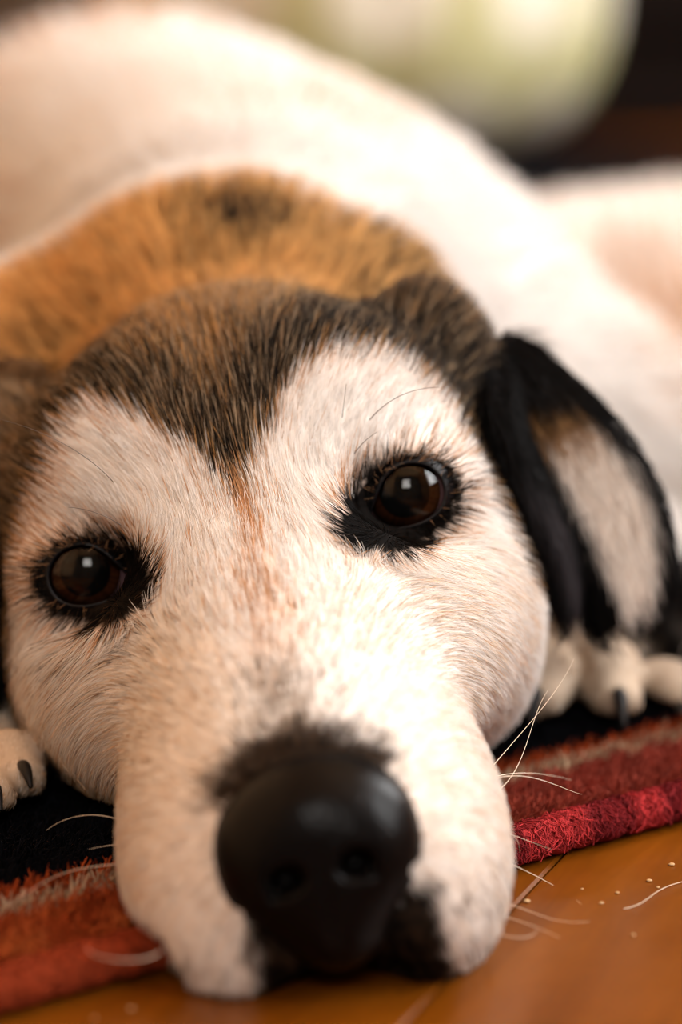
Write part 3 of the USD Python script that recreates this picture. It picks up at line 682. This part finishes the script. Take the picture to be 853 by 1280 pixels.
rect = sbox(R_['x0'] * 100, R_['y0'] * 100, R_['x1'] * 100, R_['y1'] * 100)
def chamfered(poly, z0, z1, c):
    inner = poly.buffer(-c)
    if inner.is_empty or inner.geom_type != 'Polygon': return None
    a, b = np.array(poly.exterior.coords)[:-1], np.array(inner.exterior.coords)[:-1]
    if len(a) != len(b): return None
    b = b[np.argmin(((b[None] - a[:, None]) ** 2).sum(-1), axis=1)]
    n = len(a); v = np.vstack([np.c_[a, np.full(n, z0)], np.c_[a, np.full(n, z1 - c)], np.c_[b, np.full(n, z1)]]); f = []
    for i in range(n):
        j = (i + 1) % n
        for r in (0, 1): f += [[r * n + i, r * n + j, (r + 1) * n + j], [r * n + i, (r + 1) * n + j, (r + 1) * n + i]]
    for i in range(1, n - 1): f += [[2 * n, 2 * n + i, 2 * n + i + 1], [0, i + 1, i]]
    m = trimesh.Trimesh(v, f, process=False)
    if m.volume < 0: m.invert()
    return m
sub = trimesh.creation.box((260, 450, 4)); sub.apply_translation((15, 95, -3.2))
FLOOR = obj('floor', sub, M_sub, smooth=False, kind='structure', label='floor of orange-brown varnished planks')
PW, PL = 9.2, 130.0
for r in range(-34, 40):
    off = rng.uniform(0, PL) if r not in (-1, 0) else 70.0 + 25 * r
    for k in range(-4, 5):
        u0, u1, w0, w1 = k * PL + off + 0.02, (k + 1) * PL + off - 0.02, r * PW + 0.02, (r + 1) * PW - 0.02
        c = [SA + PT * u + PN * w for u, w in ((u0, w0), (u1, w0), (u1, w1), (u0, w1))]
        pl = Polygon(c).intersection(rect)
        if pl.is_empty or pl.area < 20: continue
        m = chamfered(pl, -1.2, 0.0, 0.05)
        if m is not None: obj('plank', m, M_planks[int(rng.integers(3))], FLOOR, smooth=False)

# ------------------------------------------------------------------ rug
M_pile = mat('rug_pile', {'a': ('attribute', {'attribute': 'coat'}), 'p': ('principled_bsdf', {'roughness': 0.9, 'specular_ior_level': 0.06})}, [('a.color', 'p.base_color')])
RUG = thing('rug', 'red patterned wool rug with a dark field and thick bound edge', 'rug')
RW, RD = 156.0, 160.0; RS = -6.0                                               # along the edge and back from it
def rug_uv(xy): d = np.asarray(xy)[:, :2] - RUG_A; return np.column_stack([d @ RUG_T, d @ RUG_N])
def rug_xyz(u, w, z): return np.column_stack([RUG_A + np.outer(u, RUG_T) + np.outer(w, RUG_N), z])
def rug_color(u, w):
    p = np.column_stack([u, w, 0 * u]); n = fbm(p, 0.8, 3, 31) - 0.5; n2 = fbm(p, 4.0, 2, 32) - 0.5
    red, crim, navy, cream, rust = (np.array(c) for c in ((0.34, 0.062, 0.016), (0.26, 0.014, 0.016), (0.004, 0.004, 0.006), (0.42, 0.30, 0.20), (0.42, 0.11, 0.028)))
    ww = w + 0.25 * n2
    c = red + sstep(-0.2, 0.25, n)[:, None] * (rust - red)
    c = c + sstep(6, 14, u + 4 * n)[:, None] * (np.array([0.30, 0.06, 0.04]) - c)
    k = sstep(3.0, 3.1, ww); c = c + k[:, None] * (cream - c)
    k = sstep(3.45, 3.55, ww); c = c + k[:, None] * (red - c)
    k = sstep(3.9, 4.1, ww + 0.3 * n); c = c + k[:, None] * (navy - c)
    m = (ww > 9.5) & (ww < 10); c[m] = cream * 0.6
    return c * (1 + 0.5 * n2[:, None])
gu, gw = np.meshgrid(np.concatenate([np.arange(RS, -2, 2.0), np.arange(-2, 24, 0.22), np.arange(24, RS + RW, 2.0)]), np.concatenate([np.arange(0.35, 12, 0.18), np.arange(12, RD, 1.5)]))
top = rug_xyz(gu.ravel(), gw.ravel(), RUG_H - 0.36 - 0.3 * np.exp(-((gw.ravel() - 0.85) / 0.3) ** 2) + 0.10 * (fbm(np.column_stack([gu.ravel(), gw.ravel(), 0 * gu.ravel()]), 0.35, 2, 40) - 0.5))
nv, nu = gu.shape; k = nu * nv; bot = top.copy(); bot[:, 2] = 0.03; idx = np.arange(k).reshape(nv, nu)
a, b, c, d = idx[:-1, :-1].ravel(), idx[:-1, 1:].ravel(), idx[1:, 1:].ravel(), idx[1:, :-1].ravel()
loop = np.concatenate([idx[0, :], idx[1:, -1], idx[-1, -2::-1], idx[-2:0:-1, 0]]); nxt = np.roll(loop, -1)
rf = np.vstack([np.stack([a, b, c], 1), np.stack([a, c, d], 1), np.stack([a, c, b], 1) + k, np.stack([a, d, c], 1) + k, np.stack([loop, loop + k, nxt], 1), np.stack([nxt, loop + k, nxt + k], 1)])
rm = trimesh.Trimesh(np.vstack([top, bot]), rf, process=False)
if rm.volume < 0: rm.invert()
rc = rug_color(gu.ravel(), gw.ravel()); obj('weave', rm, M_pile, RUG, color=np.vstack([rc, rc]) * 0.6)
# pile tufts near the camera
N = 30000; u, w = rng.uniform(-3.5, 22, N), 1.15 + 7.9 * rng.random(N) ** 1.4
p = rug_xyz(u, w, np.full(N, RUG_H - 0.40)); dr = rng.normal(0, 0.35, (N, 3)) + [0.15, -0.25, 1.0]; dr /= np.linalg.norm(dr, axis=1, keepdims=True)
L = rng.uniform(0.22, 0.42, N)[:, None]; bend = rng.normal(0, 0.05, (N, 3)) + [0.03, -0.06, -0.02]
P = np.stack([p, p + dr * L * 0.35, p + dr * L * 0.7 + bend * 0.4, p + dr * L + bend], 1); P[..., 2] = np.minimum(P[..., 2], 0.79)
C = np.clip(rug_color(u, w) * rng.uniform(0.6, 1.35, (N, 1)), 0, 1)
curves('pile', P, (0.034 * rng.uniform(0.7, 1.2, N))[:, None] * np.array([1, 1, 0.9, 0.5]), M_pile, RUG, color=np.repeat(C[:, None], 4, 1))
# bound edge: a roll wrapped with wool
n_s, n_c = 900, 18; us = np.linspace(RS, RS + RW, n_s); th = np.linspace(0, 2 * np.pi, n_c, endpoint=False)
wob = 0.12 * (fbm(np.column_stack([us, 0 * us, 0 * us]), 0.5, 2, 50) - 0.5)
rad = 0.36 * (0.86 + 0.16 * np.abs(np.sin(us * np.pi / 0.62 + 2 * fbm(np.column_stack([us, 0 * us, 0 * us]), 1.0, 2, 51)))) 
vv = []
for i, uu in enumerate(us):
    cc, ss = np.cos(th) * rad[i] * 1.05, np.sin(th) * rad[i]
    vv.append(rug_xyz(np.full(n_c, uu) + 0.12 * np.cos(th), cc + 0.30 + wob[i], np.maximum(ss + 0.37, 0.02)))
vv = np.vstack(vv); ff = []
ii, jj = np.meshgrid(np.arange(n_s - 1), np.arange(n_c), indexing='ij'); A, B = ii * n_c, (ii + 1) * n_c; j2 = (jj + 1) % n_c
ff = np.vstack([np.stack([A + jj, A + j2, B + j2], -1).reshape(-1, 3), np.stack([A + jj, B + j2, B + jj], -1).reshape(-1, 3)])
bm = trimesh.Trimesh(vv, ff, process=False)
if bm.volume < 0: bm.invert()
def bind_color(u):
    n = fbm(np.column_stack([u, 0 * u, 0 * u]), 1.1, 3, 60)
    c = np.array([0.30, 0.024, 0.026]) + sstep(0.40, 0.62, n)[:, None] * (np.array([0.13, 0.010, 0.012]) - np.array([0.30, 0.024, 0.026]))
    return c + sstep(11, 5, u)[:, None] * (np.array([0.22, 0.034, 0.010]) - c) * 0.9
obj('binding', bm, M_pile, RUG, color=np.repeat(bind_color(us), n_c, 0))
N = 13000; u, t = rng.uniform(-3.5, 22, N), rng.uniform(-0.3, 2.6, N)
i = np.clip(np.searchsorted(us, u), 0, n_s - 1); r = rad[i]
def ring(t, e): return rug_xyz(u + 0.12 * np.cos(t) + e[:, 0] * 0.05, np.cos(t) * r * 1.05 * (1 + e[:, 1]) + 0.30 + wob[i], np.clip(np.sin(t) * r * (1 + e[:, 1]) + 0.37, 0.02, 0.79))
e = [np.column_stack([rng.normal(0, 1, N) * (0.5 + q), np.abs(rng.normal(0, 0.10, N)) * q + 0.02]) for q in (0, 0.4, 0.8, 1.4)]
P = np.stack([ring(t + 0.0, e[0]), ring(t + 0.35, e[1]), ring(t + 0.7, e[2]), ring(t + 1.05, e[3])], 1)[:, ::-1]
C = np.clip(bind_color(u) * rng.uniform(0.5, 1.5, (N, 1)), 0, 1)
curves('binding_wool', P, (0.028 * rng.uniform(0.7, 1.2, N))[:, None] * np.array([0.7, 1, 1, 0.8]), M_pile, RUG, color=np.repeat(C[:, None], 4, 1))

# ------------------------------------------------------------------ crumbs and a loose hair on the boards
M_crumb = mat('crumb_pale', {'p': ('principled_bsdf', {'base_color': (0.42, 0.26, 0.12), 'roughness': 0.6})})
for x, y, r in ((659, 1128, 0.055), (752, 1130, 0.04), (772, 1117, 0.035), (812, 1102, 0.045), (840, 1082, 0.05), (823, 1110, 0.03), (792, 1170, 0.035), (164, 1262, 0.04), (118, 1274, 0.03), (728, 1112, 0.025)):
    c = trimesh.creation.icosphere(2, 1.0); v = c.vertices * r * np.array([1.2, 1.0, 0.6]); v = v * (1 + 0.35 * (fbm(v, 30.0, 2, int(x)) - 0.5))[:, None]
    obj('crumb', (v + on_floor(x, y) + [0, 0, r * 0.5], c.faces), M_crumb, label='tiny pale crumb lying on the varnished floor boards', cat='crumb', group='crumbs on the floor boards')
q = [on_floor(*x, 0.03) for x in ((780, 1136), (805, 1127), (817, 1118), (835, 1108), (860, 1101))]
obj('loose_hair', tube(q, 0.007, 0.006, n=40), M_whisk, label='pale loose dog hair curled on the floor below the rug edge', cat='hair')

# ------------------------------------------------------------------ the room
M_wall = mat('wall_plaster', {'n': ('noise_texture', {'scale': 3.0, 'detail': 4.0}), 'r': ('rgb_ramp', {'ramp': [(0.3, (0.60, 0.36, 0.18)), (0.7, (0.66, 0.41, 0.22))]}), 'p': ('principled_bsdf', {'roughness': 0.9})}, [('n.fac', 'r.fac'), ('r.color', 'p.base_color')])
M_wallb = mat('wall_brown', {'n': ('noise_texture', {'scale': 3.0, 'detail': 4.0}), 'r': ('rgb_ramp', {'ramp': [(0.3, (0.10, 0.08, 0.055)), (0.7, (0.14, 0.11, 0.08))]}), 'p': ('principled_bsdf', {'roughness': 0.9})}, [('n.fac', 'r.fac'), ('r.color', 'p.base_color')])
M_white = mat('painted_white', {'p': ('principled_bsdf', {'base_color': (0.75, 0.72, 0.68), 'roughness': 0.5})})
M_walnut = wood('dark_walnut', (0.005, 0.003, 0.002), (0.009, 0.005, 0.004), 0.6, 0.0, 0.0, 0.06)
M_brass = mat('knob_brass', {'p': ('principled_bsdf', {'base_color': (0.25, 0.17, 0.07), 'metallic': 1.0, 'roughness': 0.35})})
def bx(x0, x1, y0, y1, z0, z1, c=0.0):
    """box in cm, edges chamfered by c"""
    if c <= 0:
        m = trimesh.creation.box((x1 - x0, y1 - y0, z1 - z0)); m.apply_translation(((x0 + x1) / 2, (y0 + y1) / 2, (z0 + z1) / 2)); return m
    pts = [(x, y, z) for x in (x0, x1) for y in (y0, y1) for z in (z0, z1)]
    o = []
    for x, y, z in pts:
        sx, sy, sz = (c if x == x0 else -c), (c if y == y0 else -c), (c if z == z0 else -c)
        o += [(x, y + sy, z + sz), (x + sx, y, z + sz), (x + sx, y + sy, z)]
    return trimesh.convex.convex_hull(np.array(o))
X0, X1, Y0, Y1, H = (ROOM[k] * 100 for k in ('x0', 'x1', 'y0', 'y1', 'h'))
cat3 = trimesh.util.concatenate
def st(name, m, mt, label=None): return obj(name, m, mt, smooth=False, kind='structure', label=label)
st('wall_left', bx(X0 - 10, X0, Y0 - 10, Y1 + 10, 0, H), M_wall); st('wall_back', bx(X0, X1, Y1, Y1 + 10, 0, H), M_wallb); st('ceiling', bx(X0 - 10, X1 + 20, Y0 - 20, Y1 + 10, H, H + 10), M_wall)
w = {k: v * 100 for k, v in WIN1.items()}
v3 = {k: v * 100 for k, v in WIN3.items()}
st('wall_right', cat3([bx(X1, X1 + 8, Y0 - 10, w['y0'], 0, H), bx(X1, X1 + 8, w['y1'], v3['y0'], 0, H), bx(X1, X1 + 8, v3['y1'], Y1 + 10, 0, H), bx(X1, X1 + 8, v3['y0'], v3['y1'], 0, v3['z0']), bx(X1, X1 + 8, v3['y0'], v3['y1'], v3['z1'], H), bx(X1, X1 + 8, w['y0'], w['y1'], 0, w['z0']), bx(X1, X1 + 8, w['y0'], w['y1'], w['z1'], H)]), M_wall)
def window(name, horiz, a0, a1, z0, z1, at, sgn):
    W = UsdGeom.Xform.Define(stage, '/World/' + name).GetPath().pathString; tag(stage.GetPrimAtPath(W), kind='structure')
    B = (lambda p0, p1, q0, q1, d0, d1, c=0.3: bx(min(at + sgn * d0, at + sgn * d1), max(at + sgn * d0, at + sgn * d1), p0, p1, q0, q1, c)) if horiz == 'y' else (lambda p0, p1, q0, q1, d0, d1, c=0.3: bx(p0, p1, min(at + sgn * d0, at + sgn * d1), max(at + sgn * d0, at + sgn * d1), q0, q1, c))
    obj('window_frame', cat3([B(a0, a0 + 5, z0, z1, 1, 7), B(a1 - 5, a1, z0, z1, 1, 7), B(a0 + 5, a1 - 5, z0, z0 + 5, 1, 7), B(a0 + 5, a1 - 5, z1 - 5, z1, 1, 7)]), M_white, W, smooth=False)
    mid, mz = (a0 + a1) / 2, z0 + (z1 - z0) * 0.62
    obj('mullion', B(mid - 1.5, mid + 1.5, z0 + 5, z1 - 5, 2, 6), M_white, W, smooth=False); obj('transom', B(a0 + 5, a1 - 5, mz - 1.5, mz + 1.5, 2.4, 5.6), M_white, W, smooth=False)
    obj('window_sill', B(a0 - 4, a1 + 4, z0 - 3, z0, -8, 1), M_white, W, smooth=False)
window('window_1', 'y', w['y0'], w['y1'], w['z0'], w['z1'], X1, 1)
window('window_3', 'y', v3['y0'], v3['y1'], v3['z0'], v3['z1'], X1, 1)
w = {k: v * 100 for k, v in WIN2.items()}
st('wall_front', cat3([bx(X0, w['x0'], Y0 - 8, Y0, 0, H), bx(w['x1'], X1, Y0 - 8, Y0, 0, H), bx(w['x0'], w['x1'], Y0 - 8, Y0, 0, w['z0']), bx(w['x0'], w['x1'], Y0 - 8, Y0, w['z1'], H)]), M_wallb)
window('window_2', 'x', w['x0'], w['x1'], w['z0'], w['z1'], Y0, -1)
M_base = wood('baseboard_wood', (0.05, 0.028, 0.014), (0.08, 0.045, 0.022), 0.4, 0.0)
st('baseboard_back', bx(X0, X1, Y1 - 1.6, Y1, 0.02, 11, 0.3), M_base); st('baseboard_left', bx(X0, X0 + 1.6, Y0, Y1 - 1.7, 0.02, 11, 0.3), M_base)
# dark cabinet at the back
CAB = thing('cabinet', 'dark walnut cabinet with panelled doors behind the dog', 'cabinet')
cx0, cx1, cy0, cy1 = 16.0, 128.0, 253.0, 296.0
obj('body', bx(cx0, cx1, cy0 + 2, cy1, 8, 78, 0.4), M_walnut, CAB, smooth=False); obj('top', bx(cx0 - 2, cx1 + 2, cy0 - 2, cy1 + 1, 78, 81.5, 0.6), M_walnut, CAB, smooth=False)
obj('plinth', bx(cx0 + 1, cx1 - 1, cy0 + 1.5, cy1, 0.02, 8, 0.3), M_walnut, CAB, smooth=False)
dw = (cx1 - cx0 - 4) / 3
for i in range(3):
    a0 = cx0 + 2 + i * dw; dr_ = obj('door', cat3([bx(a0 + 0.3, a0 + dw - 0.3, cy0 + 0.6, cy0 + 2.2, 10, 76, 0.3)]), M_walnut, CAB, smooth=False)
    obj('panel', bx(a0 + 6, a0 + dw - 6, cy0 - 0.1, cy0 + 0.9, 16, 70, 0.5), M_walnut, dr_, smooth=False)
    kn = trimesh.creation.icosphere(3, 1.5); kn.apply_translation((a0 + dw - 3.2, cy0 - 0.6, 46)); obj('knob', kn, M_brass, dr_)
# round pouf of pale green fabric
M_pouf = mat('pouf_fabric', {'a': ('attribute', {'attribute': 'coat'}), 'p': ('principled_bsdf', {'roughness': 0.9})}, [('a.color', 'p.base_color')])
PC = U1(450, 640, 215.0); POUF = thing('pouf', 'round pale green pouf with cream spots standing on the rug behind the dog', 'pouf')
PR, PH = 19.5, 33.0
def pouf_color(ph, t):
    g = np.array([0.52, 0.49, 0.25]); cr = np.array([0.76, 0.71, 0.58]); d = np.full(ph.shape, 9.0)
    for k in range(10):
        for row, t0 in enumerate((0.22, 0.5, 0.78)):
            c = -np.pi / 2 + 0.40 + (k + 0.5 * (row % 2)) * 2 * np.pi / 10
            dd = np.hypot((((ph - c + np.pi) % (2 * np.pi)) - np.pi) * PR * np.sin(np.pi * np.clip(t, 0.08, 0.92)) ** 0.5, (t - t0) * 44); d = np.minimum(d, dd)
    return g + sstep(4.9, 3.9, d)[..., None] * (cr - g)
NP = 10
for k in range(NP):
    ph = np.linspace(0, 1, 22); t = np.linspace(0, 1, 44); T, Pp = np.meshgrid(t, ph, indexing='ij'); phi = -np.pi / 2 + 0.40 - np.pi / 10 + (k + Pp) * 2 * np.pi / NP
    bul = 1 + 0.035 * np.sqrt(np.clip(1 - (2 * Pp - 1) ** 2, 0, 1))
    th_ = np.pi * (0.02 + 0.96 * T); rr = PR * np.sign(np.sin(th_)) * np.abs(np.sin(th_)) ** 0.55 * bul; zz = PH / 2 - PH / 2 * np.sign(np.cos(th_)) * np.abs(np.cos(th_)) ** 0.7
    zz = zz + RUG_H + 0.12
    o = np.stack([PC[0] + rr * np.cos(phi), PC[1] + rr * np.sin(phi), zz + 0.05], -1); inn = np.stack([PC[0] + (rr - 0.8).clip(0) * np.cos(phi), PC[1] + (rr - 0.8).clip(0) * np.sin(phi), (zz - PH / 2 - RUG_H - 0.12) * 0.95 + PH / 2 + RUG_H + 0.12], -1)
    nv, nu = T.shape; kk = nv * nu; idx = np.arange(kk).reshape(nv, nu)
    a, b, c, d = idx[:-1, :-1].ravel(), idx[:-1, 1:].ravel(), idx[1:, 1:].ravel(), idx[1:, :-1].ravel()
    loop = np.concatenate([idx[0, :], idx[1:, -1], idx[-1, -2::-1], idx[-2:0:-1, 0]]); nxt = np.roll(loop, -1)
    f = np.vstack([np.stack([a, b, c], 1), np.stack([a, c, d], 1), np.stack([a, c, b], 1) + kk, np.stack([a, d, c], 1) + kk, np.stack([loop, loop + kk, nxt], 1), np.stack([nxt, loop + kk, nxt + kk], 1)])
    m = trimesh.Trimesh(np.vstack([o.reshape(-1, 3), inn.reshape(-1, 3)]), f, process=False)
    if m.volume < 0: m.invert()
    col = pouf_color(phi, T).reshape(-1, 3); obj('fabric_panel', m, M_pouf, POUF, color=np.vstack([col, col]))
bt = trimesh.creation.icosphere(3, 1.0); obj('button', (bt.vertices * [2.2, 2.2, 0.9] + [PC[0], PC[1], PH + RUG_H + 0.2], bt.faces), M_pouf, POUF, color=np.tile([[0.5, 0.52, 0.22]], (len(bt.vertices), 1)))
